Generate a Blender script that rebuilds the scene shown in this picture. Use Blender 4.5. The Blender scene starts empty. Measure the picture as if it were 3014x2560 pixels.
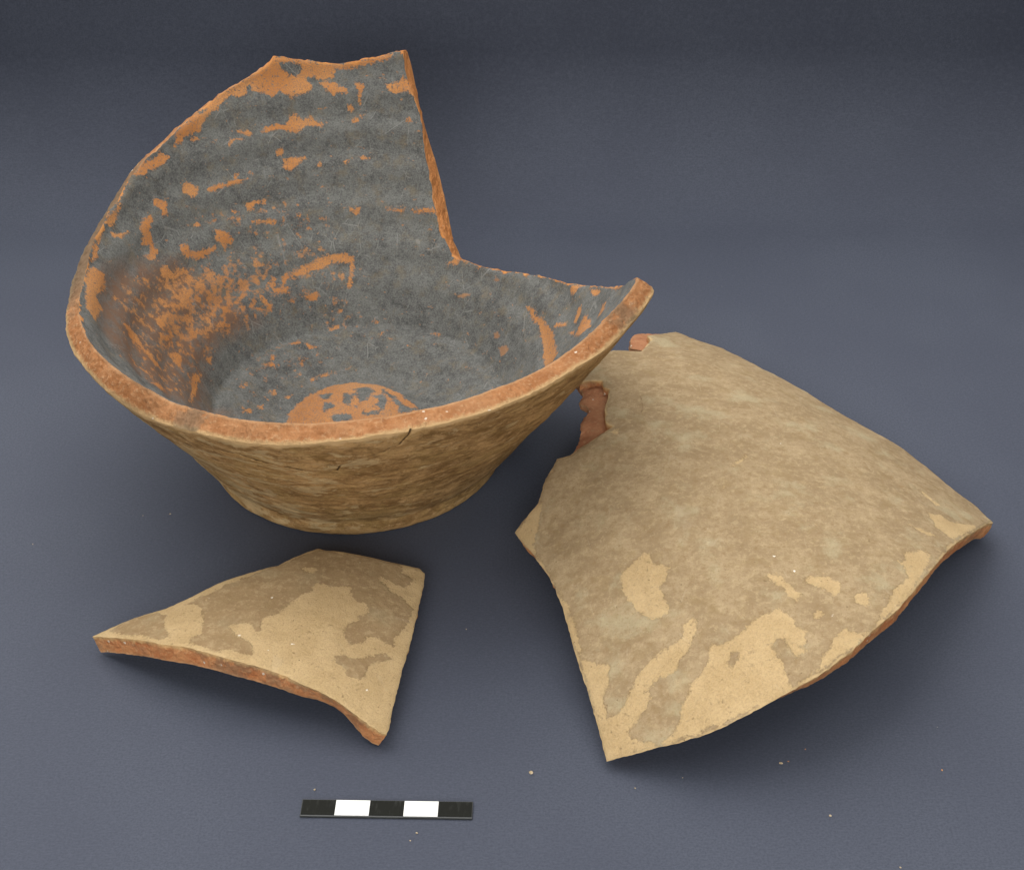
import bpy, math, random
import numpy as np
from mathutils import Vector, Matrix
from mathutils.geometry import delaunay_2d_cdt

CM = 0.01
scene = bpy.context.scene
col = scene.collection

# ------------------------------------------------------------------ camera
F_PX, W_PX = 4600.0, 3014.0
PITCH, ROLL, DIST = math.radians(36), math.radians(-0.5), 59.79
cam_d = bpy.data.cameras.new('camera'); cam = bpy.data.objects.new('camera', cam_d); col.objects.link(cam)
cam_d.sensor_fit = 'HORIZONTAL'; cam_d.sensor_width = 36.0; cam_d.lens = 36.0 * F_PX / W_PX
cam_d.clip_start = 0.01; cam_d.clip_end = 50
cam.location = (0, -DIST * math.cos(PITCH) * CM, DIST * math.sin(PITCH) * CM)
cam.rotation_euler = (Matrix.Rotation(math.pi / 2 - PITCH, 3, 'X') @ Matrix.Rotation(ROLL, 3, 'Z')).to_euler()
scene.camera = cam
#CAMEXTRA

# ------------------------------------------------------------------ room light and lamps
world = bpy.data.worlds.new('World'); scene.world = world; world.use_nodes = True
bg = world.node_tree.nodes['Background']
bg.inputs[0].default_value = (1.0, 0.97, 0.93, 1); bg.inputs[1].default_value = 0.13
def area(name, loc, aim, size, power, color):
    l = bpy.data.lights.new(name, 'AREA'); l.shape = 'RECTANGLE'; l.size = size[0] * CM; l.size_y = size[1] * CM
    l.energy = power; l.color = color
    o = bpy.data.objects.new(name, l); col.objects.link(o); o.location = Vector(loc) * CM
    o.rotation_euler = (Vector(aim) - Vector(loc)).to_track_quat('-Z', 'Y').to_euler()
    return o
area('ceiling_lamp', (-40, 60, 104), (0, 4, 0), (180, 130), 27.0, (1.0, 0.97, 0.93))
area('overhead_fill', (6, -24, 122), (0, -4, 0), (150, 100), 6.8, (1.0, 0.97, 0.93))  # added overhead fill, softens the shadows in front of bowl and sherds
area('side_lamp', (85, 10, 90), (0, 0, 0), (90, 90), 2.5, (1.0, 0.97, 0.93))
area('front_fill', (-8, -78, 36), (-2, -10, 0), (70, 36), 0.85, (1.0, 0.97, 0.92)).data.spread = math.radians(60)  # fill lamp added behind the camera, beam narrowed to keep off the backdrop
scene.view_settings.view_transform = 'Standard'; scene.view_settings.look = 'None'
scene.view_settings.exposure = 0.0; scene.view_settings.gamma = 1.0
scene.render.engine = 'CYCLES'
scene.cycles.max_bounces = 6

# traced outlines, in centimetres on each surface's own coordinates
D = {
 'FL': [[[-5.62,15.24],[-5.35,15.62],[-3.64,15.81],[-1.73,15.93],[0.08,16.14],[1.42,16.3],[1.47,16.07],[0.07,15.94],[-1.85,15.67],[-1.97,15.41],[-2.79,15.19],[-3.32,15.25],[-3.62,15.24],[-3.38,15.03],[-3.08,14.86],[-3.47,14.42],[-4.27,14.1],[-4.92,14.3],[-5.29,13.78],[-5.65,13.99],[-6.23,13.95],[-6.59,14.14],[-6.72,13.62],[-7.1,13.35],[-7.45,13.4],[-7.74,12.97],[-8.04,12.58],[-8.54,11.99],[-8.77,11.61],[-8.88,11.22],[-9.4,10.86],[-9.76,10.32],[-10.04,9.95],[-10.06,10.43],[-9.67,11.19],[-8.92,12.28],[-8.11,13.19],[-7.27,13.96],[-6.4,14.64]],[[-2.79,15.07],[-1.96,15.11],[-1.49,14.94],[-1.2,14.87],[-1.26,14.66],[-1.73,14.67],[-1.96,14.49],[-2.08,14.68],[-2.43,14.77]],[[-0.78,15.14],[-0.25,15.15],[-0.31,14.86],[-0.49,14.4],[-0.61,14.44],[-0.55,14.81],[-0.72,14.93]],[[1.93,15.43],[2.32,14.88],[2.48,14.49],[1.95,14.71],[1.47,14.63],[1.11,14.78],[0.82,15.0],[1.25,15.06],[1.67,15.16]],[[-1.2,14.29],[-1.02,14.38],[-0.85,14.22],[-1.02,14.09],[-1.2,14.12]],[[-0.56,13.93],[-0.33,13.98],[-0.44,13.85]],[[-0.97,13.75],[-0.68,13.85],[-0.56,13.68],[-0.79,13.55],[-0.97,13.63]],[[2.32,13.62],[2.25,13.54],[2.11,13.56],[2.04,13.65],[2.12,13.73],[2.26,13.71]],[[-5.79,12.33],[-5.54,12.67],[-5.0,12.95],[-4.55,13.01],[-4.34,13.4],[-4.01,13.6],[-3.66,13.45],[-3.21,13.61],[-2.97,13.48],[-2.51,13.37],[-2.74,13.22],[-3.42,13.2],[-3.63,12.9],[-3.96,12.71],[-4.3,12.77],[-4.87,12.72],[-5.41,12.44]],[[-6.95,12.02],[-6.52,12.23],[-6.23,12.19],[-6.27,12.0],[-6.61,11.97]],[[-7.34,11.51],[-6.7,11.8],[-6.58,11.71],[-7.11,11.47],[-7.3,11.16]],[[-9.36,10.64],[-9.07,10.94],[-8.95,10.91],[-9.24,10.56]],[[-8.29,11.0],[-7.98,11.23],[-8.06,11.01]],[[-11.29,8.22],[-10.6,9.29],[-10.14,9.29],[-10.47,8.66],[-11.01,7.96],[-11.05,7.6],[-11.26,7.54],[-11.6,7.31],[-11.53,7.76]],[[-4.91,11.84],[-4.6,12.14],[-4.52,11.89],[-4.79,11.74]],[[-4.62,11.74],[-3.42,12.03],[-3.73,11.64],[-4.08,11.26],[-4.52,11.24],[-4.43,11.48]],[[-0.52,12.29],[-0.23,12.38],[-0.12,12.13],[-0.52,12.11]],[[-1.41,12.04],[-1.08,12.08],[-1.13,11.97],[-1.35,11.96]],[[-2.57,11.73],[-2.62,11.65],[-2.73,11.64],[-2.79,11.7],[-2.74,11.78],[-2.63,11.8]],[[-9.45,8.57],[-9.06,8.86],[-8.59,8.74],[-8.58,8.35],[-8.82,8.16],[-9.23,8.26]],[[-8.07,8.93],[-7.81,9.3],[-7.2,9.64],[-6.7,10.04],[-6.23,10.22],[-6.48,9.99],[-6.98,9.64],[-7.57,9.18],[-8.01,8.88]],[[-6.95,10.21],[-6.69,10.36],[-6.67,10.19],[-6.91,9.95]],[[-5.98,10.62],[-6.04,10.51],[-6.16,10.47],[-6.24,10.53],[-6.18,10.65],[-6.06,10.69]],[[-10.59,6.99],[-10.31,7.26],[-9.9,7.18],[-9.78,6.58],[-9.97,6.43],[-10.09,6.72],[-10.48,6.74]],[[-6.21,9.23],[-5.87,9.54],[-5.25,9.8],[-5.23,9.58],[-5.75,9.49],[-5.82,9.15],[-6.08,9.09]],[[-6.9,8.79],[-6.52,8.82],[-6.82,8.64]],[[-7.09,8.28],[-6.73,8.4],[-6.97,8.2]],[[-1.05,10.1],[-0.52,10.15],[-0.68,9.96]],[[0.77,10.12],[1.58,10.05],[1.68,9.96],[1.03,9.97]],[[1.74,10.02],[3.32,9.83],[3.36,9.59],[2.11,9.88]],[[-5.84,8.59],[-5.39,8.76],[-5.42,8.61],[-5.77,8.48]],[[-5.23,8.77],[-4.63,9.05],[-4.66,8.91],[-5.12,8.72]],[[-3.67,9.53],[-3.46,9.53],[-3.55,9.34]],[[-2.57,9.61],[-2.05,9.7],[-2.15,9.62]],[[-8.19,7.34],[-8.23,7.2],[-8.36,7.12],[-8.45,7.19],[-8.4,7.33],[-8.27,7.4]],[[-5.69,8.24],[-5.42,8.25],[-5.56,8.1]],[[-10.85,5.64],[-10.5,6.06],[-10.29,5.89],[-10.39,5.35],[-10.14,4.99],[-9.8,4.71],[-9.87,4.29],[-10.19,3.98],[-10.41,4.0],[-10.17,4.37],[-10.26,4.76],[-10.62,4.41],[-10.56,4.84],[-10.67,4.86],[-10.82,4.95]],[[-12.34,4.17],[-12.12,4.87],[-11.92,5.45],[-11.94,5.06],[-12.0,4.36],[-12.07,3.95],[-12.37,3.8]],[[-12.12,3.69],[-11.77,3.83],[-11.29,4.42],[-11.53,3.77],[-11.9,3.47]],[[-12.41,3.27],[-12.36,2.52],[-12.27,1.55],[-12.45,0.92],[-12.54,1.96],[-12.49,2.94]],[[-12.45,-0.22],[-12.31,0.78],[-11.99,0.82],[-11.71,0.92],[-11.54,0.47],[-11.65,-0.27],[-11.66,-0.91],[-11.33,-1.32],[-11.35,-3.04],[-11.85,-2.68]],[[-7.43,7.48],[-6.97,7.57],[-6.53,7.55],[-6.85,6.91],[-7.09,7.07],[-7.35,7.03]],[[-8.94,5.75],[-8.62,6.08],[-8.35,5.85],[-7.62,6.48],[-7.31,6.81],[-7.32,6.6],[-7.75,6.04],[-8.11,5.7],[-8.49,5.48],[-8.78,5.54]],[[-3.41,7.43],[-2.84,7.78],[-2.27,8.14],[-1.17,8.4],[-0.81,8.25],[-0.86,8.03],[-1.26,8.09],[-1.85,7.9],[-2.62,7.52],[-3.0,7.35],[-3.84,6.87],[-4.02,6.73],[-4.0,6.91]],[[-0.96,8.15],[-0.78,8.04],[-0.91,7.05],[-1.07,7.04]],[[-2.89,6.42],[-2.43,6.56],[-2.39,6.3],[-2.72,6.24]],[[-9.54,4.01],[-9.34,4.32],[-8.91,4.34],[-8.78,4.73],[-8.41,5.02],[-8.23,4.93],[-8.63,4.57],[-8.86,4.15],[-9.06,4.04],[-9.16,3.52],[-9.16,3.77],[-9.43,3.75]],[[-5.15,6.62],[-4.81,6.75],[-4.94,6.56]],[[-4.66,6.43],[-4.34,6.64],[-4.39,6.31],[-4.59,6.28]],[[-4.38,6.22],[-4.02,6.48],[-3.72,6.48],[-3.79,6.28],[-4.3,6.07]],[[-4.07,6.82],[-3.91,7.09],[-3.9,6.65],[-4.03,6.56]],[[-5.0,5.75],[-4.75,5.76],[-4.56,5.6],[-4.3,5.57],[-4.3,5.34],[-4.56,5.37],[-4.81,5.55]],[[-8.28,3.95],[-8.07,4.23],[-7.9,4.19],[-7.88,3.87],[-8.03,3.58],[-8.27,3.67]],[[-9.09,2.31],[-8.71,2.78],[-8.71,2.52],[-8.98,2.3]],[[-9.08,1.28],[-9.05,1.67],[-8.72,2.12],[-8.64,2.0],[-8.69,1.53],[-8.64,1.3],[-8.84,0.98],[-8.97,1.04]],[[-8.74,0.65],[-8.52,1.01],[-8.29,1.15],[-8.4,0.71],[-8.63,0.49]],[[-6.54,3.39],[-6.27,3.79],[-5.96,3.84],[-6.28,3.42]],[[-10.33,-0.94],[-10.07,-0.64],[-9.69,-0.65],[-9.33,-1.1],[-8.94,-1.19],[-8.49,-1.29],[-8.3,-1.47],[-8.58,-1.68],[-8.98,-1.5],[-9.46,-1.25],[-9.89,-1.24]],[[-10.05,0.5],[-9.7,0.67],[-9.41,0.35],[-9.51,0.29],[-9.83,0.49]],[[-8.26,0.01],[-7.99,0.53],[-7.67,0.56],[-7.52,-0.18],[-7.79,-0.23]],[[-6.7,1.71],[-6.37,1.84],[-6.29,1.61],[-6.6,1.57]],[[-6.98,0.01],[-6.58,0.67],[-6.62,-0.04],[-6.62,-0.87],[-6.67,-1.82],[-6.77,-1.93],[-6.82,-0.84]],[[-8.45,-3.82],[-8.07,-2.89],[-7.84,-3.06],[-7.96,-3.65]],[[-11.15,0.29],[-10.91,0.43],[-11.01,0.17]],[[-3.75,4.07],[-3.57,4.07],[-3.64,3.95]],[[-3.92,3.43],[-3.7,3.45],[-3.76,3.27],[-3.85,3.24]],[[-3.95,3.04],[-3.69,3.08],[-3.62,2.89],[-3.85,2.91]],[[-4.85,1.33],[-4.65,1.5],[-4.71,1.28]],[[-3.72,1.49],[-3.42,1.85],[-3.48,1.64]],[[-4.02,0.58],[-3.79,0.76],[-3.8,0.49],[-3.97,0.47]],[[-4.62,-0.15],[-4.26,0.09],[-4.29,-0.03],[-4.57,-0.23]],[[-1.7,5.43],[-1.35,5.64],[-1.29,5.53],[-1.58,5.33]],[[-2.95,6.35],[-2.63,6.5],[-2.43,6.64],[-2.31,6.56],[-2.44,6.31],[-2.71,6.28]],[[0.09,5.86],[0.35,5.93],[0.44,5.77],[0.2,5.75]],[[2.2,5.64],[2.8,5.55],[2.68,5.43],[2.25,5.55]],[[2.68,4.99],[2.99,4.92],[2.94,4.81]],[[0.6,5.23],[0.73,5.28],[0.49,4.99]],[[-3.27,4.29],[-2.78,4.5],[-2.82,4.38],[-3.16,4.23]],[[-2.56,4.38],[-2.34,4.33],[-1.94,4.38],[-2.08,4.24],[-2.38,4.18]],[[-2.76,3.57],[-2.47,3.68],[-2.6,3.53]],[[-2.17,2.74],[-1.97,2.96],[-1.5,3.16],[-1.49,3.05],[-1.91,2.85],[-2.03,2.62],[-2.13,2.62]],[[-1.4,3.17],[-0.64,3.53],[-1.25,3.19]],[[-3.64,1.55],[-3.43,1.84],[-3.37,1.73],[-3.57,1.4]],[[-3.04,1.55],[-2.81,1.73],[-2.89,1.57]],[[1.56,4.52],[1.72,4.43],[1.67,4.36]],[[-4.67,-0.18],[-4.22,0.25],[-4.25,0.11]],[[7.32,3.76],[7.61,3.47],[7.8,2.92],[8.11,2.21],[8.38,1.55],[8.59,0.65],[8.65,-0.35],[8.75,-1.28],[8.48,-1.46],[8.01,-0.93],[7.98,0.08],[7.99,0.91],[7.85,1.69],[7.85,2.26],[7.59,2.85],[7.51,3.24]],[[8.62,1.11],[8.83,1.12],[9.29,0.59],[9.34,0.35],[8.81,0.78]],[[9.75,0.11],[10.06,0.57],[10.26,0.44],[10.16,-0.08],[9.87,-0.29]],[[9.91,-1.26],[10.12,-0.98],[10.41,-0.8],[10.74,-1.71],[10.74,-2.45],[10.4,-2.43],[10.13,-2.3],[9.78,-1.34]],[[9.45,-0.38],[9.78,-0.77],[9.71,-1.08]],[[11.15,-2.2],[11.44,-1.65],[11.64,-2.17],[11.5,-2.92],[11.29,-2.69]],[[9.79,2.48],[10.32,1.86],[10.02,1.73],[9.87,1.68]],[[10.87,0.95],[11.25,0.38],[11.43,-0.19],[11.08,0.02],[10.84,0.55]],[[11.76,-0.54],[12.53,-2.33],[12.2,-1.81]],[[3.62,7.53],[3.97,7.53],[4.16,7.62],[4.43,7.4],[4.0,7.32]]],
 'FLB': [[-2.89,-0.15],[-2.8,0.67],[-2.65,1.09],[-2.11,1.92],[-1.34,2.51],[-0.33,2.73],[0.77,2.18],[1.38,1.63],[2.03,0.94],[2.24,0.67],[2.21,-0.75],[0.12,-2.02],[-2.25,-1.33]],
 'HO': [[[-4.92,15.37],[-4.22,15.56],[-3.75,15.47],[-3.91,15.23],[-4.44,15.18],[-4.85,15.22]],[[-3.44,15.14],[-2.97,15.17],[-3.08,15.0],[-3.38,15.01]],[[-10.21,4.63],[-10.25,4.41],[-10.4,4.27],[-10.52,4.34],[-10.47,4.56],[-10.32,4.71]],[[-9.13,12.17],[-8.82,12.42],[-8.67,12.12],[-8.98,11.88]],[[-6.16,5.13],[-5.77,5.24],[-5.88,5.03],[-6.07,4.98]],[[-6.87,4.81],[-6.58,4.94],[-6.61,4.82],[-6.8,4.72]],[[-7.57,3.67],[-7.29,3.83],[-7.28,3.55],[-7.47,3.46]],[[-7.91,2.1],[-7.7,2.12],[-7.79,1.83],[-7.92,1.9]],[[-6.2,4.6],[-6.11,4.66],[-6.09,4.47]],[[-0.69,1.31],[-0.4,1.17],[-0.26,1.73],[0.21,1.86],[0.43,1.37],[0.19,0.76],[0.0,0.76],[0.03,0.44],[-0.1,0.32],[-0.34,0.41],[-0.78,0.63],[-0.61,0.89]],[[0.54,1.17],[0.81,1.3],[0.98,0.74],[0.92,0.2],[0.72,0.43]],[[0.8,1.67],[1.3,1.1],[1.66,0.54],[2.1,0.49],[1.58,0.08],[1.41,0.73],[1.06,1.14]],[[-1.42,0.51],[-1.16,0.72],[-1.03,0.33],[-1.26,0.26]],[[-1.02,-0.31],[-0.67,-0.13],[-0.29,-0.23],[-0.32,-0.46],[-0.91,-0.52]],[[0.21,-0.16],[0.7,0.01],[0.72,-0.22]],[[-1.68,1.59],[-1.28,1.51],[-1.19,1.11],[-1.43,1.11]]],
 'BK': [[[-0.03,0.71],[-0.1,0.39],[-0.3,0.39],[-0.42,0.73],[-0.35,1.08],[-0.15,1.06]]],
 'FA': [[[5.49,2.99],[6.03,2.72],[6.04,2.41],[5.66,2.4],[5.58,2.7]],[[5.73,3.45],[5.6,3.36],[5.4,3.49],[5.33,3.7],[5.46,3.79],[5.66,3.67]],[[3.88,6.09],[4.68,5.86],[4.6,5.75],[4.02,5.89]],[[6.19,5.77],[6.1,5.71],[5.95,5.78],[5.9,5.93],[5.98,6.0],[6.13,5.92]]],
 'MOT': [[[[-11.08,2.33],[-9.57,4.35],[-8.41,5.51],[-7.12,6.53],[-5.2,7.61],[-4.46,7.51],[-3.66,6.76],[-3.43,5.94],[-4.07,4.93],[-4.97,4.06],[-5.99,2.88],[-6.16,2.14],[-6.44,1.09],[-6.59,-1.02],[-7.34,-2.98],[-9.2,-4.22],[-10.28,-1.73],[-11.06,-0.1]],0.55],[[[-9.61,4.07],[-7.98,5.54],[-6.09,6.68],[-4.77,6.81],[-4.85,5.53],[-5.87,4.34],[-6.38,3.18],[-6.77,2.18],[-7.55,1.22],[-8.38,0.58],[-9.08,0.82],[-9.17,2.16]],0.8],[[[-7.3,5.57],[-6.97,5.82],[-6.25,6.16],[-6.12,6.56],[-5.68,6.72],[-5.99,6.44],[-5.9,6.24],[-5.61,6.33],[-5.47,6.1],[-4.82,6.47],[-5.06,6.09],[-5.5,5.71],[-5.49,5.14],[-5.79,5.08],[-6.09,5.07],[-6.25,4.83],[-6.19,4.35],[-6.61,4.09],[-6.74,4.21],[-7.08,4.09],[-6.89,4.43],[-6.52,4.87],[-6.74,4.94],[-7.04,4.65],[-7.56,4.82],[-7.41,5.13],[-7.09,5.34]],1.05],[[[-8.59,2.51],[-8.18,3.09],[-7.89,3.23],[-7.94,2.95],[-7.74,3.0],[-7.39,3.58],[-7.04,3.68],[-6.72,3.9],[-6.57,3.69],[-6.61,3.23],[-6.81,2.73],[-7.12,2.41],[-7.07,2.03],[-7.27,1.71],[-7.71,1.45],[-7.84,1.57],[-8.22,1.36],[-8.13,1.88],[-7.95,2.06],[-8.0,2.52],[-8.35,2.43]],1.05],[[[-9.7,7.01],[-7.81,8.68],[-4.32,10.2],[-1.84,9.79],[-1.61,9.22],[-3.6,8.27],[-6.14,7.77],[-8.16,7.01]],0.38],[[[-5.42,2.76],[-4.14,4.11],[-1.92,4.67],[-1.08,3.98],[-2.21,2.85],[-3.5,1.25],[-4.04,0.07],[-4.81,-0.28]],0.38],[[[-3.87,6.43],[-1.4,6.93],[0.03,6.02],[1.14,4.74],[-0.92,4.89],[-3.03,5.13]],0.38],[[[-6.15,7.78],[-2.62,8.83],[-0.86,8.17],[-0.83,6.98],[-2.38,6.27],[-4.56,4.9]],0.45]],
 'WARM': [[-12.14,0.77],[-10.78,3.38],[-8.97,5.08],[-6.0,4.87],[-4.64,4.7],[-6.01,2.92],[-6.44,1.09],[-5.94,-0.57],[-4.85,-0.39],[-7.73,-3.87],[-9.73,-4.14],[-11.25,-2.98]],
 'EI': [[2.4,6.16],[10.6,5.52],[17.9,5.07],[26.4,4.71],[32.2,4.48],[38.2,4.27],[45.7,4.04],[52.3,3.91],[57.3,3.95],[60.6,3.94],[63.7,4.07],[66.6,4.44],[69.2,4.78],[72.2,5.58],[74.0,6.34],[76.1,7.09],[77.8,8.18],[78.8,8.62],[80.1,9.06],[81.6,9.51],[82.6,10.02],[82.9,10.6],[85.5,10.53],[88.5,10.38],[92.3,10.25],[96.2,10.19],[99.6,10.27],[103.0,10.39],[106.2,10.55],[108.9,10.65],[110.3,10.42],[113.2,10.14],[117.1,9.94],[121.2,9.72],[125.7,9.42],[130.4,9.15],[135.6,8.85],[139.7,8.63],[144.6,8.46],[149.4,8.24],[155.4,7.86],[159.9,7.78],[165.0,7.54],[168.4,7.47],[172.3,7.35],[175.5,7.26],[183.1,7.09],[189.0,7.12],[193.3,7.18],[197,7.2],[203,7.22],[212,7.35],[222,7.3],[230,7.2],[233.0,7.17],[236.3,6.9],[242.0,7.01],[246.7,7.05],[250.8,7.05],[254.6,7.09],[260.9,7.22],[265.5,7.25],[271.3,7.39],[276.9,7.49],[282.5,7.47],[286.1,7.62],[291.1,7.58],[297.8,7.68],[301.9,7.75],[307.7,7.7],[313.4,7.72],[316.2,7.77],[325,8.2],[330,8.55],[335,8.68],[340,8.72],[343,8.5],[345.5,8.1],[348.2,7.6],[357.3,6.59]],
 'EO': [[0,6.34],[5,5.94],[10,5.55],[15,5.23],[20,4.96],[25,4.75],[30,4.55],[35,4.36],[40,4.2],[45,4.04],[50,3.94],[55,3.91],[60,3.92],[62.9,4.02],[66.5,4.52],[68.2,4.96],[69.7,5.39],[72.8,6.38],[75.5,7.25],[77.9,8.07],[79.4,8.7],[81.3,9.8],[82.0,10.25],[82.9,10.7],[86,10.48],[90,10.31],[94,10.2],[98,10.21],[102,10.34],[106,10.52],[110,10.45],[114,10.08],[118,9.87],[122,9.64],[126,9.38],[130,9.15],[134,8.92],[138,8.7],[142,8.53],[146,8.38],[149.4,8.08],[152.6,7.92],[156.8,7.72],[159.8,7.61],[163.0,7.47],[166.6,7.37],[170.6,7.28],[175.1,7.14],[179.0,7.12],[183.5,7.04],[187.4,6.99],[193,7.05],[203,7.1],[212,7.15],[222,7.1],[231.6,6.72],[235.9,6.83],[240.9,6.92],[245.6,7.04],[250.4,7.09],[254.6,7.0],[262.7,7.21],[270.3,7.5],[277.5,7.73],[284.2,7.84],[289.4,7.89],[295.0,7.98],[301.8,8.03],[308.8,8.08],[313.7,8.17],[316.9,8.3],[322.8,8.2],[327.5,8.43],[330,8.53],[335,8.66],[340,8.7],[343,8.48],[345.5,8.08],[348.2,7.58],[352,7.16],[356,6.71]],
 'CR': [[[284.14,8.27],[284.44,7.97],[284.0,7.67],[282.93,7.28],[282.4,7.07],[280.99,6.96],[279.87,6.7],[275.68,6.36],[272.47,6.12],[271.46,5.95],[270.73,5.59],[269.79,5.59]],[[246.58,6.12],[249.54,6.1],[252.3,6.02],[255.28,5.9],[257.56,5.79],[260.54,5.6],[262.3,5.52],[264.25,5.38]]],
 'BIG': [[-3.48,-7.2],[-3.7,-6.61],[-3.91,-5.91],[-4.35,-5.48],[-4.72,-5.15],[-5.27,-4.35],[-5.07,-3.91],[-5.16,-3.13],[-5.46,-1.9],[-5.82,-1.96],[-6.62,-1.52],[-7.23,-1.0],[-7.7,-0.66],[-7.99,-0.74],[-8.4,-0.53],[-8.76,-0.89],[-8.91,-1.26],[-9.88,-0.75],[-10.48,0.5],[-10.51,1.39],[-10.16,2.02],[-10.01,2.4],[-10.5,2.97],[-10.99,3.54],[-11.55,3.82],[-11.76,4.52],[-11.98,5.26],[-12.42,6.17],[-11.22,6.33],[-10.59,7.37],[-8.84,7.27],[-7.32,7.36],[-5.65,7.6],[-4.24,7.74],[-2.94,8.3],[-1.98,9.01],[-0.34,9.04],[1.28,8.85],[2.22,9.13],[3.12,8.98],[3.12,8.98],[3.53,7.95],[4.01,6.92],[4.85,4.87],[5.54,3.57],[6.07,2.44],[6.49,1.57],[6.85,0.74],[7.1,-0.13],[7.26,-0.67],[7.51,-1.51],[7.68,-2.59],[7.69,-3.15],[7.64,-3.99],[7.56,-5.13],[7.37,-6.19],[7.1,-7.01],[6.8,-7.6],[6.3,-8.5],[6.0,-9.03],[5.69,-9.58],[4.98,-9.25],[4.12,-8.91],[3.43,-8.62],[2.64,-8.39],[1.59,-8.0],[0.57,-7.65],[-0.33,-7.39],[-1.25,-7.27],[-2.31,-7.2],[-3.06,-7.22]],
 'BIGX': [7.799995888104717,-7.760727442265794,-11.36565505377253,-1.083225696952069,0.008470586533568235,1.4824156482105106,0.017105985665589393],
 'BP': [[[0.96,-5.61],[0.79,-5.03],[0.61,-4.34],[1.3,-4.48],[1.71,-4.18],[1.99,-4.52],[2.16,-4.79],[2.65,-5.02],[3.11,-5.03],[3.17,-5.33],[3.04,-5.76],[2.53,-5.88],[1.84,-5.88],[1.37,-5.78]],[[3.78,-2.04],[3.89,-1.67],[4.39,-1.62],[4.7,-1.54],[5.08,-1.55],[5.22,-1.83],[4.96,-1.94],[4.56,-1.85],[4.25,-1.93]],[[4.62,-1.13],[4.59,-0.85],[4.91,-0.37],[5.25,-0.21],[5.5,-0.46],[5.62,-0.71],[5.18,-0.83],[4.82,-1.12]],[[5.84,-0.16],[5.85,0.26],[6.11,0.27],[6.38,-0.06],[6.19,-0.33]],[[5.81,-1.68],[5.77,-1.44],[6.0,-1.46],[6.08,-1.73],[5.98,-1.8]],[[5.23,-4.26],[5.12,-3.68],[5.0,-3.09],[5.12,-2.37],[5.53,-2.32],[5.97,-2.4],[6.32,-2.32],[6.57,-2.56],[6.64,-2.81],[6.84,-2.77],[6.86,-3.18],[6.46,-3.08],[6.18,-2.97],[6.0,-3.23],[6.12,-3.47],[6.58,-3.57],[7.0,-3.64],[7.43,-3.83],[7.8,-3.92],[7.49,-5.08],[7.04,-6.96],[6.0,-9.04],[5.69,-9.58],[4.63,-9.13],[3.11,-8.44],[2.43,-8.22],[3.2,-7.79],[3.43,-7.63],[3.81,-8.01],[4.1,-8.45],[4.71,-8.69],[4.83,-8.33],[4.59,-7.72],[4.29,-7.28],[4.25,-6.93],[4.11,-6.41],[4.15,-5.82],[4.25,-5.43],[3.89,-5.12],[3.81,-4.75],[4.0,-4.69],[4.29,-4.94],[4.62,-5.44],[4.78,-5.96],[4.94,-6.18],[4.95,-6.5],[4.82,-6.72],[4.87,-7.18],[5.14,-7.27],[5.37,-7.66],[5.48,-8.4],[5.67,-8.55],[6.1,-8.34],[6.49,-8.0],[6.54,-7.51],[6.39,-7.18],[6.04,-6.8],[5.86,-6.36],[5.58,-6.14],[5.58,-5.73],[5.37,-5.27],[4.97,-4.88],[5.18,-4.63]],[[7.31,-2.49],[6.88,-1.69],[6.76,-1.29],[6.96,-1.14],[7.23,-0.74],[7.44,-1.42],[7.62,-2.98],[7.68,-3.78],[7.56,-3.63],[7.54,-3.01]],[[4.92,2.67],[4.94,3.36],[5.23,3.46],[5.84,2.68],[6.57,1.39],[6.75,0.91],[7.09,-0.21],[6.78,0.14],[6.22,1.13],[5.79,2.05],[5.32,2.22]],[[3.16,5.23],[3.31,5.76],[3.6,5.87],[3.72,6.46],[3.7,7.21],[3.99,6.76],[4.61,5.15],[3.89,4.93]],[[3.64,3.91],[3.97,4.22],[4.29,4.5],[4.4,4.27],[3.94,4.0]],[[4.98,2.17],[5.34,2.26],[5.36,2.13]],[[-3.39,-7.19],[-3.83,-6.3],[-3.76,-5.77],[-2.9,-6.56],[-2.32,-7.07],[-1.66,-7.13],[-1.95,-7.18],[-2.82,-7.22]],[[-0.2,-7.42],[0.55,-7.41],[1.5,-7.7],[2.52,-8.13],[1.9,-8.09],[0.74,-7.76]],[[-1.02,0.08],[-1.39,0.95],[-1.3,0.94],[-0.96,0.2]],[[1.87,6.21],[2.65,6.41],[2.75,6.17],[2.12,6.1]],[[-5.15,-2.14],[-5.24,-1.75],[-4.85,-2.04]]],
 'BH': [[[5.81,-4.89],[5.61,-4.54],[5.7,-4.36],[5.86,-4.53],[6.0,-4.88]]],
 'BW': [[3.28,-1.29],[4.14,-1.15],[6.18,-1.25]],
 'BCR': [[[-6.84,0.08],[-6.29,-0.14],[-5.8,-0.4],[-5.48,-0.69]]],
 'LEDGE': [[-9.12,-1.23],[-9.77,-0.93],[-10.24,-0.12],[-10.25,0.63],[-9.61,0.8],[-8.32,0.24],[-5.95,-1.3],[-5.51,-1.78],[-5.17,-2.52],[-5.12,-3.12],[-5.47,-3.6],[-5.84,-3.23],[-6.34,-2.71],[-5.83,-2.77],[-5.86,-2.7],[-6.32,-2.72],[-6.82,-2.56],[-7.05,-2.16],[-7.06,-2.05],[-7.31,-1.8],[-7.67,-1.72],[-8.02,-1.79],[-8.15,-1.73],[-8.51,-1.33],[-8.77,-1.27]],
 'LIP': [[-11.81,3.19],[-12.47,3.84],[-12.65,4.29],[-12.78,4.97],[-12.85,5.72],[-10.66,3.98],[-10.47,3.3],[-10.64,2.99],[-11.01,2.71]],
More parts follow.
